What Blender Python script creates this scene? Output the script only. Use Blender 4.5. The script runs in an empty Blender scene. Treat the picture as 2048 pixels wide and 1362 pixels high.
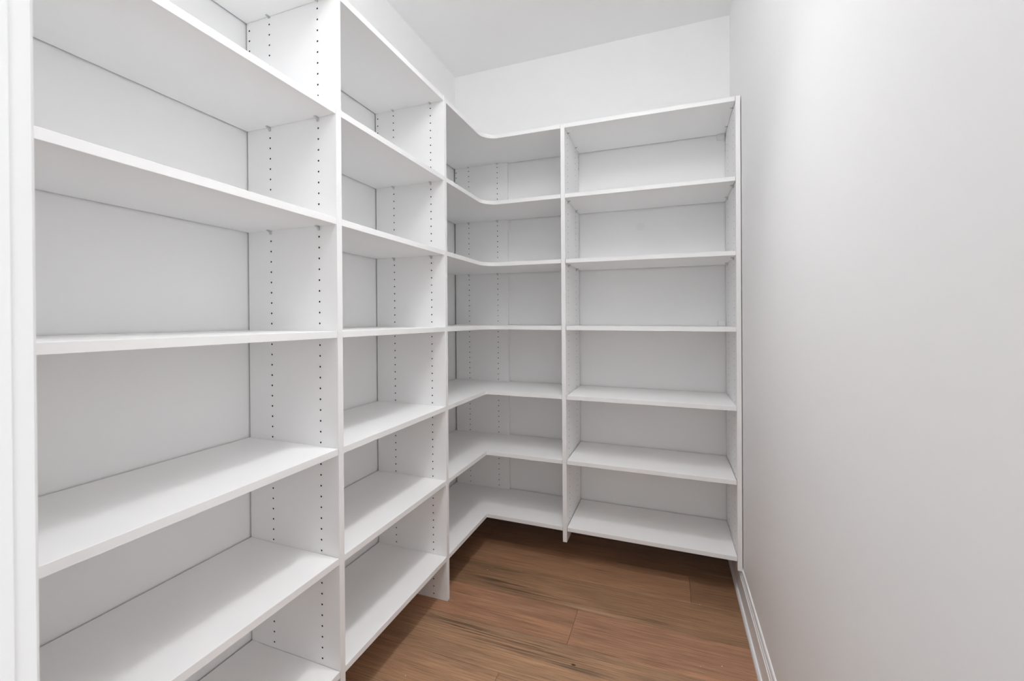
import bpy, bmesh, math, random
from mathutils import Matrix, Vector

S = bpy.context.scene
C = S.collection
random.seed(7)

# ------------------------------------------------------------------ camera
FZ = 0.0407                       # height of the survey datum above the floor
CAM = Vector((1.2530, -0.9817, 1.1714 + FZ))
yaw, pitch, roll = (math.radians(a) for a in (20.2102, -0.2000, -0.3831))
F = Vector((-math.sin(yaw) * math.cos(pitch), math.cos(yaw) * math.cos(pitch), math.sin(pitch)))
R = Vector((math.cos(yaw), math.sin(yaw), 0))
U = R.cross(F)
R2 = math.cos(roll) * R + math.sin(roll) * U
U2 = -math.sin(roll) * R + math.cos(roll) * U
cd = bpy.data.cameras.new('camera')
cam = bpy.data.objects.new('camera', cd)
C.objects.link(cam)
m = Matrix((R2, U2, -F)).transposed().to_4x4()
m.translation = CAM
cam.matrix_world = m
cd.sensor_width = 36
cd.lens = 849.74 / 2048 * 36
cd.shift_y = (642.59 - 681) / 2048
cd.clip_start = 0.01
cd.dof.use_dof = True
cd.dof.focus_distance = 1.7
cd.dof.aperture_fstop = cd.lens / 1.1
S.camera = cam

# ------------------------------------------------------------------ light and exposure
S.view_settings.view_transform = 'Standard'
S.view_settings.look = 'None'
S.view_settings.exposure = 0.09
S.view_settings.gamma = 1
S.view_settings.use_curve_mapping = False
S.cycles.max_bounces = 16
S.cycles.diffuse_bounces = 10
S.cycles.glossy_bounces = 4

PANEL_GLOW = 8.6                 # round drum ceiling light, above the frame
PANEL_AT = (1.1, -0.35)
H_CEIL = 2.7440
w = bpy.data.worlds.new('world')                      # the room beyond the doorway
S.world = w
w.use_nodes = True
w.node_tree.nodes['Background'].inputs[0].default_value = (0.975, 0.987, 1.0, 1)
w.node_tree.nodes['Background'].inputs[1].default_value = 0.74

FILL_SPOTS = [((1.0, 0.15, H_CEIL), 76.0)]                   # unseen ceiling spot added to brighten the lower shelves
for at, power in FILL_SPOTS:
    dl = bpy.data.lights.new('fill_spot_beam', 'SPOT')
    dl.energy = power
    dl.spot_size = math.radians(80)
    dl.spot_blend = 1.0
    dl.shadow_soft_size = 0.10
    dl.color = (0.975, 0.987, 1.0)
    do = bpy.data.objects.new('fill_spot_beam', dl)
    C.objects.link(do)
    do.location = (at[0], at[1], H_CEIL - 0.012)

hl = bpy.data.lights.new('hall_fill', 'AREA')        # unseen fill lamp added beyond the doorway to lift the left bays
hl.shape = 'RECTANGLE'
hl.size, hl.size_y = 1.4, 1.8
hl.energy = 20.0
hl.color = (0.975, 0.987, 1.0)
ho = bpy.data.objects.new('hall_fill', hl)
C.objects.link(ho)
ho.location = (3.0, -1.8, 1.4)
ho.rotation_euler = (Vector((0.3, -0.4, 0.8)) - Vector((3.0, -1.8, 1.4))).to_track_quat('-Z', 'Y').to_euler()

# ------------------------------------------------------------------ materials
def new_mat(name):
    mt = bpy.data.materials.new(name)
    mt.use_nodes = True
    nt = mt.node_tree
    return mt, nt, nt.nodes['Principled BSDF']


def link(nt, a, b):
    nt.links.new(a, b)


def paint(name, col, rough, bump, scale):
    mt, nt, b = new_mat(name)
    b.inputs['Base Color'].default_value = (*col, 1)
    b.inputs['Roughness'].default_value = rough
    b.inputs['Specular IOR Level'].default_value = 0.35
    tc = nt.nodes.new('ShaderNodeTexCoord')
    nz = nt.nodes.new('ShaderNodeTexNoise')
    nz.inputs['Scale'].default_value = scale
    nz.inputs['Detail'].default_value = 3
    bp = nt.nodes.new('ShaderNodeBump')
    bp.inputs['Strength'].default_value = bump
    bp.inputs['Distance'].default_value = 0.001
    link(nt, tc.outputs['Object'], nz.inputs['Vector'])
    link(nt, nz.outputs['Fac'], bp.inputs['Height'])
    link(nt, bp.outputs['Normal'], b.inputs['Normal'])
    return mt


M_WALL = paint('white_wall_paint', (0.90, 0.90, 0.90), 0.65, 0.04, 160)
M_CEIL = paint('white_ceiling_paint', (0.90, 0.90, 0.90), 0.8, 0.04, 120)
M_TRIM = paint('white_trim_gloss', (0.88, 0.883, 0.89), 0.35, 0.02, 60)
M_MEL = paint('white_melamine', (0.90, 0.90, 0.90), 0.42, 0.02, 500)
M_SHADED_CORE = paint('shade_darkened_core', (0.022, 0.018, 0.014), 0.9, 0.0, 100)  # raw board core, with shade of holes and gaps put into its colour
M_WHITE = paint('white_plastic', (0.83, 0.83, 0.83), 0.4, 0.0, 100)


def back_wall_paint():
    mt = paint('white_wall_paint_with_mark', (0.90, 0.90, 0.90), 0.65, 0.04, 160)
    nt = mt.node_tree
    b = nt.nodes['Principled BSDF']
    tc = nt.nodes['Texture Coordinate']
    mp = nt.nodes.new('ShaderNodeVectorMath'); mp.operation = 'DISTANCE'
    mp.inputs[1].default_value = (1.1138, 1.4205, 1.7110)     # faint round mark on the wall
    rp = nt.nodes.new('ShaderNodeValToRGB')
    rp.color_ramp.elements[0].position = 0.018
    rp.color_ramp.elements[0].color = (0.865, 0.865, 0.867, 1)
    rp.color_ramp.elements[1].position = 0.026
    rp.color_ramp.elements[1].color = (0.90, 0.90, 0.90, 1)
    link(nt, tc.outputs['Object'], mp.inputs[0])
    link(nt, mp.outputs['Value'], rp.inputs['Fac'])
    link(nt, rp.outputs['Color'], b.inputs['Base Color'])
    return mt


M_BACK = back_wall_paint()

M_METAL, _nt, _b = new_mat('nickel_pin')
_b.inputs['Base Color'].default_value = (0.60, 0.60, 0.61, 1)
_b.inputs['Metallic'].default_value = 0.9
_b.inputs['Roughness'].default_value = 0.35

M_LAMP, _nt, _b = new_mat('lamp_glass')
_b.inputs['Base Color'].default_value = (0.9, 0.9, 0.9, 1)
_b.inputs['Emission Color'].default_value = (0.975, 0.987, 1, 1)
_b.inputs['Emission Strength'].default_value = PANEL_GLOW

M_LENS, _nt, _b = new_mat('fill_spot_lens')
_b.inputs['Base Color'].default_value = (0.9, 0.9, 0.9, 1)
_b.inputs['Emission Color'].default_value = (0.975, 0.987, 1, 1)
_b.inputs['Emission Strength'].default_value = 3.0


def wood_material():
    mt, nt, b = new_mat('floor_wood')
    N = nt.nodes.new
    tc = N('ShaderNodeTexCoord')
    oi = N('ShaderNodeObjectInfo')
    mul = N('ShaderNodeVectorMath'); mul.operation = 'SCALE'
    mul.inputs[0].default_value = (37.0, 61.0, 13.0)
    link(nt, oi.outputs['Random'], mul.inputs['Scale'])
    add = N('ShaderNodeVectorMath'); add.operation = 'ADD'
    link(nt, tc.outputs['Object'], add.inputs[0])
    link(nt, mul.outputs[0], add.inputs[1])

    def noise(sx, sy, scale, detail, dist=0.0, rough=0.55):
        mp = N('ShaderNodeMapping')
        mp.inputs['Scale'].default_value = (sx, sy, 1)
        link(nt, add.outputs[0], mp.inputs['Vector'])
        nz = N('ShaderNodeTexNoise')
        nz.inputs['Scale'].default_value = scale
        nz.inputs['Detail'].default_value = detail
        nz.inputs['Roughness'].default_value = rough
        nz.inputs['Distortion'].default_value = dist
        link(nt, mp.outputs[0], nz.inputs['Vector'])
        return nz.outputs['Fac']

    def ramp(src, p0, c0, p1, c1):
        r = N('ShaderNodeValToRGB')
        r.color_ramp.elements[0].position = p0
        r.color_ramp.elements[0].color = (*c0, 1)
        r.color_ramp.elements[1].position = p1
        r.color_ramp.elements[1].color = (*c1, 1)
        link(nt, src, r.inputs['Fac'])
        return r.outputs['Color']

    def mix(a, c, fac, mode):
        x = N('ShaderNodeMix'); x.data_type = 'RGBA'; x.blend_type = mode
        if isinstance(fac, float):
            x.inputs[0].default_value = fac
        else:
            link(nt, fac, x.inputs[0])
        link(nt, a, x.inputs[6])
        if isinstance(c, tuple):
            x.inputs[7].default_value = (*c, 1)
        else:
            link(nt, c, x.inputs[7])
        return x.outputs[2]

    broad = ramp(noise(0.9, 7.0, 1.6, 4, 0.6), 0.3, (0.76, 0.76, 0.77), 0.7, (1.18, 1.14, 1.09))
    fine = ramp(noise(1.3, 60, 4.0, 6, 0.25, 0.7), 0.36, (0.66, 0.64, 0.62), 0.60, (1.07, 1.07, 1.07))
    pores = ramp(noise(4.0, 320, 3.0, 2), 0.36, (0.70, 0.68, 0.66), 0.5, (1, 1, 1))
    base = mix(oi.outputs['Color'], broad, 1.0, 'MULTIPLY')
    base = mix(base, fine, 1.0, 'MULTIPLY')
    base = mix(base, pores, 0.8, 'MULTIPLY')
    # dark mineral streaks running along the boards, only in places
    lines = noise(0.8, 34, 2.2, 6, 1.1, 0.62)
    streak = ramp(lines, 0.60, (0, 0, 0), 0.70, (1, 1, 1))
    where = ramp(noise(1.1, 4.5, 1.5, 2, 0.3), 0.54, (0, 0, 0), 0.64, (1, 1, 1))
    sm = mix(streak, where, 1.0, 'MULTIPLY')
    base = mix(base, (0.055, 0.034, 0.023), mix(sm, (0.6, 0.6, 0.6), 1.0, 'MULTIPLY'), 'MIX')

    # figures of particular boards: (x, y, half length, half width, slope, strength, colour, thresholds)
    gp = N('ShaderNodeNewGeometry')
    def patch(x, y, rx, ry, slope, soft=0.35):
        sh = N('ShaderNodeVectorMath'); sh.operation = 'SUBTRACT'
        link(nt, gp.outputs['Position'], sh.inputs[0])
        sh.inputs[1].default_value = (x, y, 0)
        ro = N('ShaderNodeVectorRotate'); ro.rotation_type = 'Z_AXIS'
        ro.inputs['Angle'].default_value = -math.atan(slope)
        link(nt, sh.outputs[0], ro.inputs['Vector'])
        sc = N('ShaderNodeVectorMath'); sc.operation = 'MULTIPLY'
        sc.inputs[1].default_value = (1 / rx, 1 / ry, 0)
        link(nt, ro.outputs[0], sc.inputs[0])
        ln = N('ShaderNodeVectorMath'); ln.operation = 'LENGTH'
        link(nt, sc.outputs[0], ln.inputs[0])
        return ramp(ln.outputs['Value'], soft, (1, 1, 1), 1.0, (0, 0, 0))
    thin = ramp(noise(0.9, 46, 2.6, 5, 0.8, 0.6), 0.47, (0, 0, 0), 0.60, (1, 1, 1))
    for x, y, rx, ry, sl, st, col in (
            (0.60, 0.825, 0.34, 0.050, -0.10, 0.85, (0.075, 0.045, 0.028)),
            (0.50, 0.525, 0.30, 0.040, -0.12, 0.92, (0.050, 0.033, 0.025)),
            (0.80, 0.500, 0.26, 0.050, 0.05, 0.70, (0.085, 0.055, 0.036)),
            (0.97, 0.470, 0.14, 0.035, 0.0, 0.75, (0.075, 0.058, 0.045)),
            (1.20, 0.800, 0.16, 0.022, -0.05, 0.70, (0.085, 0.050, 0.032)),
            (0.45, 0.930, 0.30, 0.035, -0.08, 0.60, (0.075, 0.045, 0.028))):
        f = mix(mix(patch(x, y, rx, ry, sl), thin, 1.0, 'MULTIPLY'), (st, st, st), 1.0, 'MULTIPLY')
        base = mix(base, col, f, 'MIX')
    knot = patch(0.934, 0.485, 0.011, 0.006, 0.0, 0.4)
    base = mix(base, (0.03, 0.018, 0.012), knot, 'MIX')
    pale = mix(patch(0.95, 0.785, 0.20, 0.012, -0.02), (0.45, 0.45, 0.45), 1.0, 'MULTIPLY')
    base = mix(base, (0.55, 0.36, 0.23), pale, 'MIX')
    light = ramp(noise(0.7, 20, 1.7, 4, 0.5), 0.60, (0, 0, 0), 0.74, (0.34, 0.34, 0.34))
    base = mix(base, (0.56, 0.37, 0.235), light, 'MIX')
    link(nt, base, b.inputs['Base Color'])
    b.inputs['Roughness'].default_value = 0.33
    b.inputs['Specular IOR Level'].default_value = 0.35
    bp = N('ShaderNodeBump')
    bp.inputs['Strength'].default_value = 0.12
    bp.inputs['Distance'].default_value = 0.0006
    link(nt, fine, bp.inputs['Height'])
    link(nt, bp.outputs['Normal'], b.inputs['Normal'])
    return mt


M_WOOD = wood_material()
M_SUB, _nt, _b = new_mat('dark_subfloor')
_b.inputs['Base Color'].default_value = (0.03, 0.02, 0.015, 1)
_b.inputs['Roughness'].default_value = 0.8


# ------------------------------------------------------------------ helpers
def obj(name, me, mats, parent=None):
    if isinstance(me, bmesh.types.BMesh):
        bm = me
        me = bpy.data.meshes.new(name)
        bmesh.ops.recalc_face_normals(bm, faces=bm.faces[:])
        bm.to_mesh(me)
        bm.free()
    if not me.materials:
        for x in (mats if isinstance(mats, (list, tuple)) else [mats]):
            me.materials.append(x)
    o = bpy.data.objects.new(name, me)
    C.objects.link(o)
    if parent is not None:
        o.parent = parent
    return o


def empty(name, label, cat, loc=(0, 0, 0), group=None):
    o = bpy.data.objects.new(name, None)
    o.empty_display_size = 0.1
    C.objects.link(o)
    o.location = loc
    o['label'] = label
    o['category'] = cat
    if group:
        o['group'] = group
    return o


def struct(o, label, cat):
    o['kind'] = 'structure'
    o['label'] = label
    o['category'] = cat
    return o


def box(bm, x0, x1, y0, y1, z0, z1):
    v = [bm.verts.new(p) for p in ((x0, y0, z0), (x1, y0, z0), (x1, y1, z0), (x0, y1, z0),
                                   (x0, y0, z1), (x1, y0, z1), (x1, y1, z1), (x0, y1, z1))]
    for f in ((0, 3, 2, 1), (4, 5, 6, 7), (0, 1, 5, 4), (1, 2, 6, 5), (2, 3, 7, 6), (3, 0, 4, 7)):
        bm.faces.new([v[i] for i in f])


def boxm(*b):
    bm = bmesh.new()
    box(bm, *b)
    return bm


def prism(bm, pts, zlo, zhi):
    """Upright prism over an outline; zlo and zhi give the height at (x, y)."""
    a = [bm.verts.new((x, y, zlo(x, y))) for x, y in pts]
    b = [bm.verts.new((x, y, zhi(x, y))) for x, y in pts]
    n = len(pts)
    bm.faces.new(a[::-1])
    bm.faces.new(b)
    for i in range(n):
        j = (i + 1) % n
        bm.faces.new((a[i], a[j], b[j], b[i]))


def extrude_profile(pts, axis, a0, a1):
    """A profile of (offset, z) points run along x or y."""
    bm = bmesh.new()
    def P(t, q):
        return (q[0], t, q[1]) if axis == 'y' else (t, q[0], q[1])
    A = [bm.verts.new(P(a0, q)) for q in pts]
    B = [bm.verts.new(P(a1, q)) for q in pts]
    n = len(pts)
    bm.faces.new(A)
    bm.faces.new(B[::-1])
    for i in range(n):
        j = (i + 1) % n
        bm.faces.new((A[i], B[i], B[j], A[j]))
    return bm


# ------------------------------------------------------------------ survey of the closet (metres)
DL = 0.3532                        # depth of the shelving on the left wall
Y2 = 0.6333                        # near face of the second upright
TP = 0.0206                        # thickness of the uprights
YC = 1.4001                        # face of the corner upright on the back wall
D = 1.4202                         # back wall
YB = 1.0647                        # front of the shelving on the back wall
XM = 0.7591
XR = 1.5275
XRE = 1.5462
XW = 1.5498                        # right wall
H = H_CEIL
YF = -0.8526                       # front wall, room side
XL = -0.0045                       # left wall
TS = 0.0194                        # thickness of the shelves
TILT = -0.0075                     # the shelving sits a little out of level
ZB = [2.1169, 1.7741, 1.4541, 1.1249, 0.7837, 0.4647, 0.1354]


def zt(z, x):
    return z + FZ + TILT * x


# ------------------------------------------------------------------ room shell
struct(obj('wall_left', boxm(XL - 0.1, XL, YF - 0.12, D + 0.1, -0.1, H + 0.1), M_WALL),
       'white painted wall behind the long run of shelves', 'wall')
struct(obj('wall_back', boxm(XL, XW, D, D + 0.1, -0.1, H + 0.1), M_BACK),
       'white painted wall behind the shelves at the far end', 'wall')
struct(obj('wall_right', boxm(XW, XW + 0.1, YF - 0.12, D + 0.1, -0.1, H + 0.1), M_WALL),
       'bare white painted wall with no shelves on it', 'wall')
XO0, XO1, ZO = 0.900, 1.488, 2.05  # doorway
bm = bmesh.new()
box(bm, XL, XO0 - 0.018, YF - 0.12, YF, -0.1, H + 0.1)
box(bm, XO1 + 0.018, XW, YF - 0.12, YF, -0.1, H + 0.1)
box(bm, XO0 - 0.018, XO1 + 0.018, YF - 0.12, YF, ZO + 0.018, H + 0.1)
struct(obj('wall_front', bm, M_WALL), 'white wall holding the doorway the room is seen through', 'wall')
struct(obj('ceiling', boxm(XL, XW, YF, D, H, H + 0.1), M_CEIL), 'flat white painted ceiling', 'ceiling')

# door lining and casing
bm = bmesh.new()
box(bm, XO0 - 0.018, XO0, YF - 0.12, YF, 0.0, ZO)
box(bm, XO1, XO1 + 0.018, YF - 0.12, YF, 0.0, ZO)
box(bm, XO0 - 0.018, XO1 + 0.018, YF - 0.12, YF, ZO, ZO + 0.018)
struct(obj('trim_1', bm, M_TRIM), 'white door lining at the edge of the doorway', 'door frame')
CT = 0.0130


def casing_profile(sign, x):
    return [(x, YF), (x, YF + CT - 0.002), (x + sign * 0.002, YF + CT), (x + sign * 0.040, YF + CT),
            (x + sign * 0.050, YF + CT - 0.004), (x + sign * 0.055, YF + CT - 0.004), (x + sign * 0.055, YF)]


bm = bmesh.new()
prism(bm, casing_profile(-1, XO0 - 0.005), lambda x, y: 0.0, lambda x, y: ZO + 0.06)
struct(obj('trim_2', bm, M_TRIM), 'white door casing standing beside the near end of the shelves', 'door casing')
bm = bmesh.new()
prism(bm, casing_profile(1, XO1 + 0.005), lambda x, y: 0.0, lambda x, y: ZO + 0.06)
struct(obj('trim_3', bm, M_TRIM), 'white door casing beside the bare wall', 'door casing')
struct(obj('trim_4', boxm(XO0 - 0.06, XO1 + 0.0602, YF, YF + CT, ZO + 0.0602, ZO + 0.115), M_TRIM),
       'white door casing across the top of the doorway', 'door casing')

# baseboard with shoe moulding on the right wall
BX = XW
prof = [(BX, 0.0), (BX - 0.0225, 0.0), (BX - 0.0225, 0.006), (BX - 0.0205, 0.0125), (BX - 0.0165, 0.0172),
        (BX - 0.0125, 0.0185), (BX - 0.0125, 0.098), (BX - 0.0115, 0.101), (BX - 0.0092, 0.103),
        (BX - 0.0092, 0.112), (BX - 0.0085, 0.1135), (BX - 0.0072, 0.1145), (BX - 0.0066, 0.124),
        (BX - 0.0050, 0.1300), (BX - 0.0025, 0.1325), (BX, 0.1330)]
struct(obj('baseboard_right', extrude_profile(prof, 'y', YF + CT + 0.001, D), M_TRIM),
       'white baseboard with shoe moulding along the bare wall', 'baseboard')

# floor: subfloor with boards of its own
fl = struct(obj('floor', boxm(XL, XW, YF - 1.6, D, -0.1, -0.0125), M_SUB), 'brown wooden plank floor', 'floor')
PW = 0.2025
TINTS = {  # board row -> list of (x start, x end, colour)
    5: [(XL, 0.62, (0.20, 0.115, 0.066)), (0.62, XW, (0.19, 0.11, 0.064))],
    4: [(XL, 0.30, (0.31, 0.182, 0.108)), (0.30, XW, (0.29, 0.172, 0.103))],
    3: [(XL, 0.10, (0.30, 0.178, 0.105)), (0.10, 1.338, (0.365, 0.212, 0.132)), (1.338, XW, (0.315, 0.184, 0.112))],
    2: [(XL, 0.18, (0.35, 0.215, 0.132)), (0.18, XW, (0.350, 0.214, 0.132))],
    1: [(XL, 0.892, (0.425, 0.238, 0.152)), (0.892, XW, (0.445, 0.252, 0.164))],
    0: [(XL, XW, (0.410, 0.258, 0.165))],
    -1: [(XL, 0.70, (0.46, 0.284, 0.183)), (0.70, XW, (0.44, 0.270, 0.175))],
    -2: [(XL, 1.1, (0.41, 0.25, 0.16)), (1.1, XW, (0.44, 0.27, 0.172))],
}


def plank(x0, x1, y0, y1, tint):
    g, e = 0.0004, 0.0008
    bm = bmesh.new()
    cx, cy = (x0 + x1) / 2, (y0 + y1) / 2
    hx, hy = (x1 - x0) / 2 - g, (y1 - y0) / 2 - g
    lv = []
    for ex, z in ((0, -0.0124), (0, -e), (e, 0.0)):
        lv.append([bm.verts.new((sx * (hx - ex), sy * (hy - ex), z)) for sx, sy in ((-1, -1), (1, -1), (1, 1), (-1, 1))])
    bm.faces.new(lv[0][::-1])
    bm.faces.new(lv[2])
    for a, b in ((0, 1), (1, 2)):
        for i in range(4):
            j = (i + 1) % 4
            bm.faces.new((lv[a][i], lv[a][j], lv[b][j], lv[b][i]))
    o = obj('plank', bm, M_WOOD, fl)
    o.location = (cx, cy, 0)
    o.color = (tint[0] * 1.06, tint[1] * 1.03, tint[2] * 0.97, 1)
    return o


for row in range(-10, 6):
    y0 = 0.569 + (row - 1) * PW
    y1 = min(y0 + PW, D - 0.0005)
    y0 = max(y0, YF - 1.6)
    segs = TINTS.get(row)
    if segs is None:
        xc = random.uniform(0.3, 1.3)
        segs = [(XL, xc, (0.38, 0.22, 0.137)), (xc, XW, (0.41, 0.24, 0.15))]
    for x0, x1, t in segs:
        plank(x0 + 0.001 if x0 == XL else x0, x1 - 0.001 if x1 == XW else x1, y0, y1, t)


# ------------------------------------------------------------------ shelving parts
HOLE_R = 0.0028
Z_TOP = 2.0925                     # holes every 32 mm below this height
COLS = (0.0955, DL - 0.0667)


def upright(name, parent, depth, thick, z0, z1, zoff, faces, u0=0.0, holes_back=True):
    """Upright in its own frame: u = depth from the wall, v = thickness, z up. faces: 0 and/or 1, the drilled sides."""
    bm = bmesh.new()
    ch = 0.0008
    d = depth
    cache = {}

    def V(u, v, z):
        k = (round(u, 6), round(v, 6), round(z, 6))
        if k not in cache:
            cache[k] = bm.verts.new(k)
        return cache[k]

    def quad(pts, mi=0):
        try:
            f = bm.faces.new([V(*p) for p in pts])
            f.material_index = mi
        except ValueError:
            pass

    rows = []
    k = -1
    while Z_TOP + zoff - 0.032 * k > z0 + 0.02:
        z = Z_TOP + zoff - 0.032 * k
        if z < z1 - 0.01:
            rows.append(z)
        k += 1
    cols = [(0.0107, [z for z in rows if Z_TOP + zoff - 0.07 < z < Z_TOP + zoff + 0.01])] if holes_back else []
    cols += [(COLS[0], rows), (d - 0.0667, rows)]
    hw, hh = 0.007, 0.012
    for side in (0, 1):
        v = 0.0 if side == 0 else thick
        s = 1 if side == 0 else -1
        ustart = u0
        if side in faces:
            for uc, zs in cols:
                quad([(ustart, v, z0), (uc - hw, v, z0), (uc - hw, v, z1), (ustart, v, z1)])
                zprev = z0
                for z in sorted(zs):
                    quad([(uc - hw, v, zprev), (uc + hw, v, zprev), (uc + hw, v, z - hh), (uc - hw, v, z - hh)])
                    zprev = z + hh
                    out = []
                    for a, b in ((-1, -1), (1, -1), (1, 1), (-1, 1)):
                        na, nb = {(-1, -1): (1, -1), (1, -1): (1, 1), (1, 1): (-1, 1), (-1, 1): (-1, -1)}[(a, b)]
                        for t in (0, 1 / 3, 2 / 3):
                            out.append((uc + hw * (a + (na - a) * t), v, z + hh * (b + (nb - b) * t)))
                    ring, deep = [], []
                    for i in range(12):
                        an = math.radians(225 + 30 * i)
                        ring.append((uc + HOLE_R * math.cos(an), v, z + HOLE_R * math.sin(an)))
                        deep.append((ring[-1][0], v + s * 0.009, ring[-1][2]))
                    for i in range(12):
                        j = (i + 1) % 12
                        quad([out[i], out[j], ring[j], ring[i]])
                        quad([ring[i], ring[j], deep[j], deep[i]], 1)
                    quad(deep, 1)
                quad([(uc - hw, v, zprev), (uc + hw, v, zprev), (uc + hw, v, z1), (uc - hw, v, z1)])
                ustart = uc + hw
        quad([(ustart, v, z0), (d - ch, v, z0), (d - ch, v, z1), (ustart, v, z1)])
    # front edge with fine chamfers, back edge, ends
    quad([(d - ch, 0, z0), (d, ch, z0), (d, ch, z1), (d - ch, 0, z1)])
    quad([(d, ch, z0), (d, thick - ch, z0), (d, thick - ch, z1), (d, ch, z1)])
    quad([(d, thick - ch, z0), (d - ch, thick, z0), (d - ch, thick, z1), (d, thick - ch, z1)])
    quad([(u0, 0, z0), (u0, thick, z0), (u0, thick, z1), (u0, 0, z1)], 1)
    for z in (z0, z1):
        quad([(u0, 0, z), (d - ch, 0, z), (d, ch, z), (d, thick - ch, z), (d - ch, thick, z), (u0, thick, z)])
    return obj(name, bm, [M_MEL, M_SHADED_CORE], parent)


def pin_mesh():
    """Shelf pin: tab under the shelf, gusset and peg. Local: wall side at v = 0, reaches to -v, top at z = 0."""
    bm = bmesh.new()
    prof = [(0, 0), (-0.0135, 0), (-0.0135, -0.0018), (-0.0050, -0.0060), (-0.0030, -0.0115), (0, -0.0125)]
    w2 = 0.0034
    A = [bm.verts.new((-w2, a, b)) for a, b in prof]
    B = [bm.verts.new((w2, a, b)) for a, b in prof]
    n = len(prof)
    bm.faces.new(A)
    bm.faces.new(B[::-1])
    for i in range(n):
        j = (i + 1) % n
        bm.faces.new((A[i], B[i], B[j], A[j]))
    bmesh.ops.recalc_face_normals(bm, faces=bm.faces[:])
    me = bpy.data.meshes.new('shelf_pin')
    bm.to_mesh(me)
    bm.free()
    me.materials.append(M_METAL)
    return me


PIN = pin_mesh()


def pin(parent, x, y, z, rot, top=False):
    o = bpy.data.objects.new('shelf_pin', PIN)
    C.objects.link(o)
    o.parent = parent
    o.location = (x, y, z)
    o.rotation_euler = (0, 0, rot)
    if top:                                                  # the top boards sit on flatter pins
        o.scale = (1, 0.85, 0.4)
    o['label'] = 'small nickel shelf pin'
    return o


def shelf(parent, pts, zb, raw):
    """A board over the outline pts; edges slightly eased."""
    bm = bmesh.new()
    prism(bm, pts, lambda x, y: zt(zb, x), lambda x, y: zt(zb + TS, x))
    bmesh.ops.recalc_face_normals(bm, faces=bm.faces[:])
    eds = [e for e in bm.edges if len(e.link_faces) == 2 and e.calc_face_angle(0) > 1.0
           and abs(e.verts[0].co.z - e.verts[1].co.z) < 0.012]
    bmesh.ops.bevel(bm, geom=eds, offset=0.0006, offset_type='OFFSET', segments=1, affect='EDGES')
    bm.normal_update()
    for f in bm.faces:                                       # raw, unbanded edges, coloured darker to deepen the shade in the gaps
        c = f.calc_center_median()
        if abs(f.normal.z) < 0.5 and raw(c, f.normal):
            f.material_index = 1
    return obj('shelf', bm, [M_MEL, M_SHADED_CORE], parent)


def rect(x0, x1, y0, y1):
    return [(x0, y0), (x1, y0), (x1, y1), (x0, y1)]


GAPB = 0.0045                      # gap between board and wall
TOPZ = zt(ZB[0] + TS, DL) + 0.001
ORD = ['top', 'second', 'third', 'fourth', 'fifth', 'sixth', 'bottom']
GROUP = 'white shelving units fitted round the closet'

# long run on the left wall: the near bay
u1 = empty('shelving_unit', 'widest white shelving unit, with seven straight shelves, nearest the doorway casing', 'shelving unit',
           (0, YF, 0), GROUP)
YA0 = YF + 0.003
loc = (0.0, YA0 - YF, 0.0)
p = upright('side_panel', u1, DL, TP, 0.001, TOPZ, FZ, (1,))
p.location = loc
p = upright('side_panel', u1, DL, TP, 0.001, TOPZ, FZ, (0, 1))
p.location = (0.0, -YF, 0.0)
for i, z in enumerate(ZB):
    s = shelf(u1, [(x, y - YF) for x, y in rect(0.0002, DL - 0.0012, YA0 + TP + 0.0008, -0.0006)], z, lambda c, n: n.x < 0.7)
    if i < 3:
        for xx in (COLS[0], DL - 0.0667):
            pin(s, xx, -YF, zt(z, xx), 0, i == 0)
            pin(s, xx, YA0 + TP - YF, zt(z, xx), math.pi, i == 0)

# second bay
u2 = empty('shelving_unit', 'narrower white shelving unit, second along the long wall, between the wide unit and the corner', 'shelving unit',
           (0, TP, 0), GROUP)
p = upright('side_panel', u2, DL, TP, 0.001, TOPZ, FZ, (0, 1))
p.location = (0.0, Y2 - TP, 0.0)
for i, z in enumerate(ZB):
    s = shelf(u2, [(x, y - TP) for x, y in rect(0.0002, DL - 0.0012, TP + 0.0006, Y2 - 0.0006)], z, lambda c, n: n.x < 0.7)
    if i < 3:
        for xx in (COLS[0], DL - 0.0667):
            pin(s, xx, Y2 - TP, zt(z, xx), 0, i == 0)
            pin(s, xx, 0, zt(z, xx), math.pi, i == 0)

# corner unit with L-shaped boards
u3 = empty('corner_shelving_unit', 'white corner shelving unit with L-shaped shelves where the two walls meet', 'shelving unit',
           (0, Y2 + TP, 0), GROUP)
oy = Y2 + TP
p = upright('side_panel', u3, DL, D - YC - 0.0006, zt(0.0850, 0.2), TOPZ, FZ, (0,), 0.0025)
p.location = (0.0, YC - oy, 0.0)
for i, z in enumerate(ZB):
    xe, ye = DL - 0.0012, YB + 0.0012
    r = 0.080 if i < 4 else (0.010 if i == 4 else 0.0)
    ys = oy + 0.0006
    pts = [(0.0002, ys), (xe, ys)]
    if r:
        n = 14 if r > 0.02 else 5
        for k in range(n + 1):
            a = math.pi - (math.pi / 2) * k / n
            pts.append((xe + r + r * math.cos(a), ye - r + r * math.sin(a)))
    else:
        pts.append((xe, ye))
    pts += [(XM - 0.0006, ye), (XM - 0.0006, D - GAPB), (DL + 0.0015, D - GAPB), (DL + 0.0015, YC - 0.0006), (0.0002, YC - 0.0006)]
    s = shelf(u3, [(x, y - oy) for x, y in pts], z,
              lambda c, n: c.x < 0.001 or c.x > XM - 0.002 or c.y > YC - oy - 0.002 or c.y < 0.002)
    if i < 3:
        for xx in (COLS[0], DL - 0.0667):
            pin(s, xx, YC - oy, zt(z, xx), 0, i == 0)
            pin(s, xx, 0, zt(z, xx), math.pi, i == 0)
        for yy in (D - COLS[0], YB + 0.0667):
            pin(s, XM, yy - oy, zt(z, XM), -math.pi / 2, i == 0)

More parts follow.
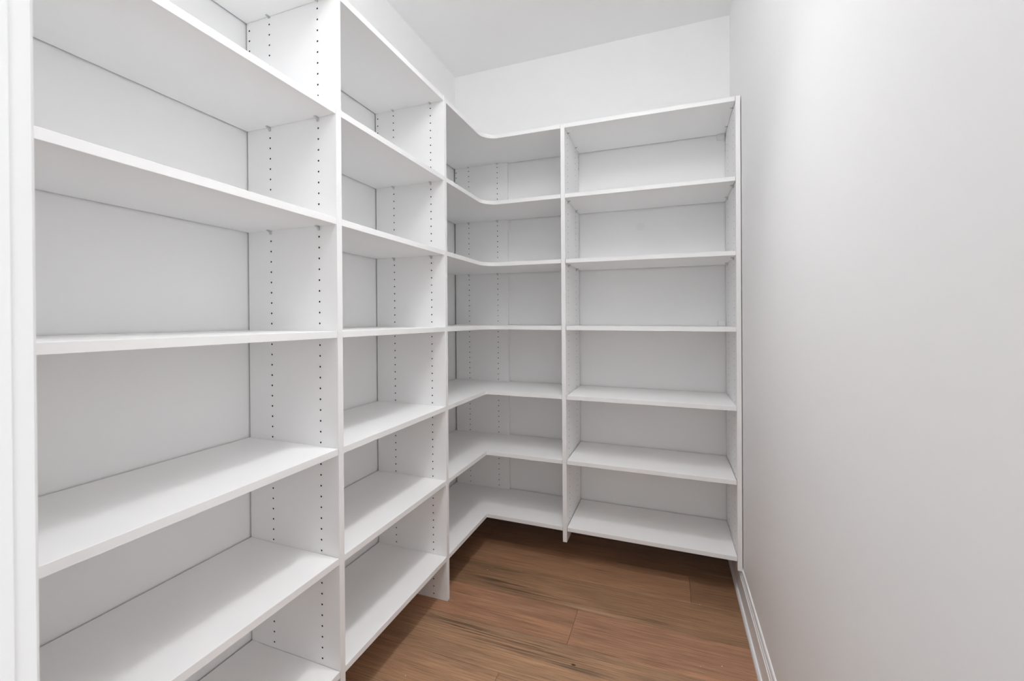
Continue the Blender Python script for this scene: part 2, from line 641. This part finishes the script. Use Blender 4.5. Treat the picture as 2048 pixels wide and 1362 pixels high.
# end unit on the back wall, hung clear of the floor
u4 = empty('shelving_unit', 'white shelving unit on the far wall, hung above the floor beside the bare wall', 'shelving unit',
           (XM, D, 0), GROUP)
dB = D - YB
p = upright('side_panel', u4, dB - 0.0006, XRE - XR, zt(0.0815, 0.77), zt(ZB[0] + TS, XM) - 0.001, FZ + TILT * XM, (0, 1), 0.0028)
p.scale = (1, (XM + TP - XM) / (XRE - XR), 1)
p.rotation_euler = (0, 0, -math.pi / 2)
p.location = (0.0, -0.0006, 0.0)
p = upright('side_panel', u4, dB - 0.0006, XRE - XR, zt(0.0965, 1.53), zt(ZB[0] + TS, XR) - 0.0005, FZ + TILT * XR, (0,), 0.0028)
p.rotation_euler = (0, 0, -math.pi / 2)
p.location = (XR - XM, -0.0006, 0.0)
gl = [0.0008, 0.0008, 0.0022, 0.0022, 0.0018, 0.0018, 0.0022]
gr = [0.0010, 0.0012, 0.0008, 0.0006, 0.0006, 0.0018, 0.0012]
for i, z in enumerate(ZB):
    pts = rect(XM + TP + gl[i], XR - gr[i], YB + 0.0012, D - GAPB)
    s = shelf(u4, [(x, y - D) for x, y in pts], z, lambda c, n: n.y > -0.7)
    s.data.transform(Matrix.Translation((-XM, 0, TILT * 0)))
    if i < 3:
        for yy in (D - COLS[0], YB + 0.0667):
            pin(s, TP, yy - D, zt(z, XM + TP), math.pi / 2, i == 0)
            pin(s, XR - XM, yy - D, zt(z, XR), -math.pi / 2, i == 0)
# caps over the wall fixings, next to the end panel
for zlo, zhi in ((zt(ZB[0], XR) - 0.028, zt(ZB[0], XR) - 0.0005), (zt(ZB[3] + TS, XR) + 0.0004, zt(ZB[3] + TS, XR) + 0.026)):
    bm = boxm(XR - 0.038 - XM, XR - 0.003 - XM, -0.016, -0.0004, zlo, zhi)
    bmesh.ops.bevel(bm, geom=bm.edges[:], offset=0.0012, segments=2, affect='EDGES')
    o = obj('bracket_cap', bm, M_WHITE, u4)
    o['label'] = 'small white wall bracket cap'

# ------------------------------------------------------------------ specks of plaster dust on the boards
bm = bmesh.new()
for x, y, r in ((0.424, 0.9035, 0.0020), (0.437, 0.93, 0.0012), (1.338, 1.233, 0.0016), (1.422, 0.653, 0.0022), (1.352, 0.627, 0.0014),
                (1.336, 1.043, 0.0016), (1.372, 0.975, 0.0012), (1.330, 1.030, 0.0010), (1.46, 1.28, 0.0013), (0.405, 0.246, 0.0020)):
    bmesh.ops.create_icosphere(bm, subdivisions=1, radius=r, matrix=Matrix.Translation((x, y, r * 0.35)) @ Matrix.Diagonal((1, 0.8, 0.4, 1)))
dust = obj('dust', bm, M_WHITE)
dust['kind'] = 'stuff'
dust['label'] = 'tiny white specks of dust scattered on the wooden floor'
dust['category'] = 'dust'

# ------------------------------------------------------------------ ceiling light and added fill spot, above the frame
lamp = empty('ceiling_light', 'round white drum ceiling light with a glowing shade', 'lamp', (PANEL_AT[0], PANEL_AT[1], H))
bm = bmesh.new()
bmesh.ops.create_cone(bm, cap_ends=True, segments=48, radius1=0.15, radius2=0.15, depth=0.03,
                      matrix=Matrix.Translation((0, 0, -0.0154)))
obj('light_base', bm, M_WHITE, lamp)
bm = bmesh.new()
bmesh.ops.create_cone(bm, cap_ends=True, segments=48, radius1=0.25, radius2=0.25, depth=0.13,
                      matrix=Matrix.Translation((0, 0, -0.0962)))
obj('shade', bm, M_LAMP, lamp)
dwn = empty('fill_spot', 'small round ceiling spot added unseen to brighten the lower shelves', 'lamp', FILL_SPOTS[0][0])
bm = bmesh.new()
n = 32
prof = [(0.052, -0.0004), (0.075, -0.0004), (0.075, -0.003), (0.070, -0.006), (0.055, -0.006), (0.052, -0.003)]
rg = [[bm.verts.new((r * math.cos(i * math.tau / n), r * math.sin(i * math.tau / n), z)) for i in range(n)] for r, z in prof]
for k in range(len(rg)):
    q = rg[(k + 1) % len(rg)]
    for i in range(n):
        j = (i + 1) % n
        bm.faces.new((rg[k][i], rg[k][j], q[j], q[i]))
obj('trim_ring', bm, M_WHITE, dwn)
bm = bmesh.new()
bmesh.ops.create_cone(bm, cap_ends=True, segments=32, radius1=0.0515, radius2=0.0515, depth=0.002,
                      matrix=Matrix.Translation((0, 0, -0.0016)))
obj('lens', bm, M_LENS, dwn)
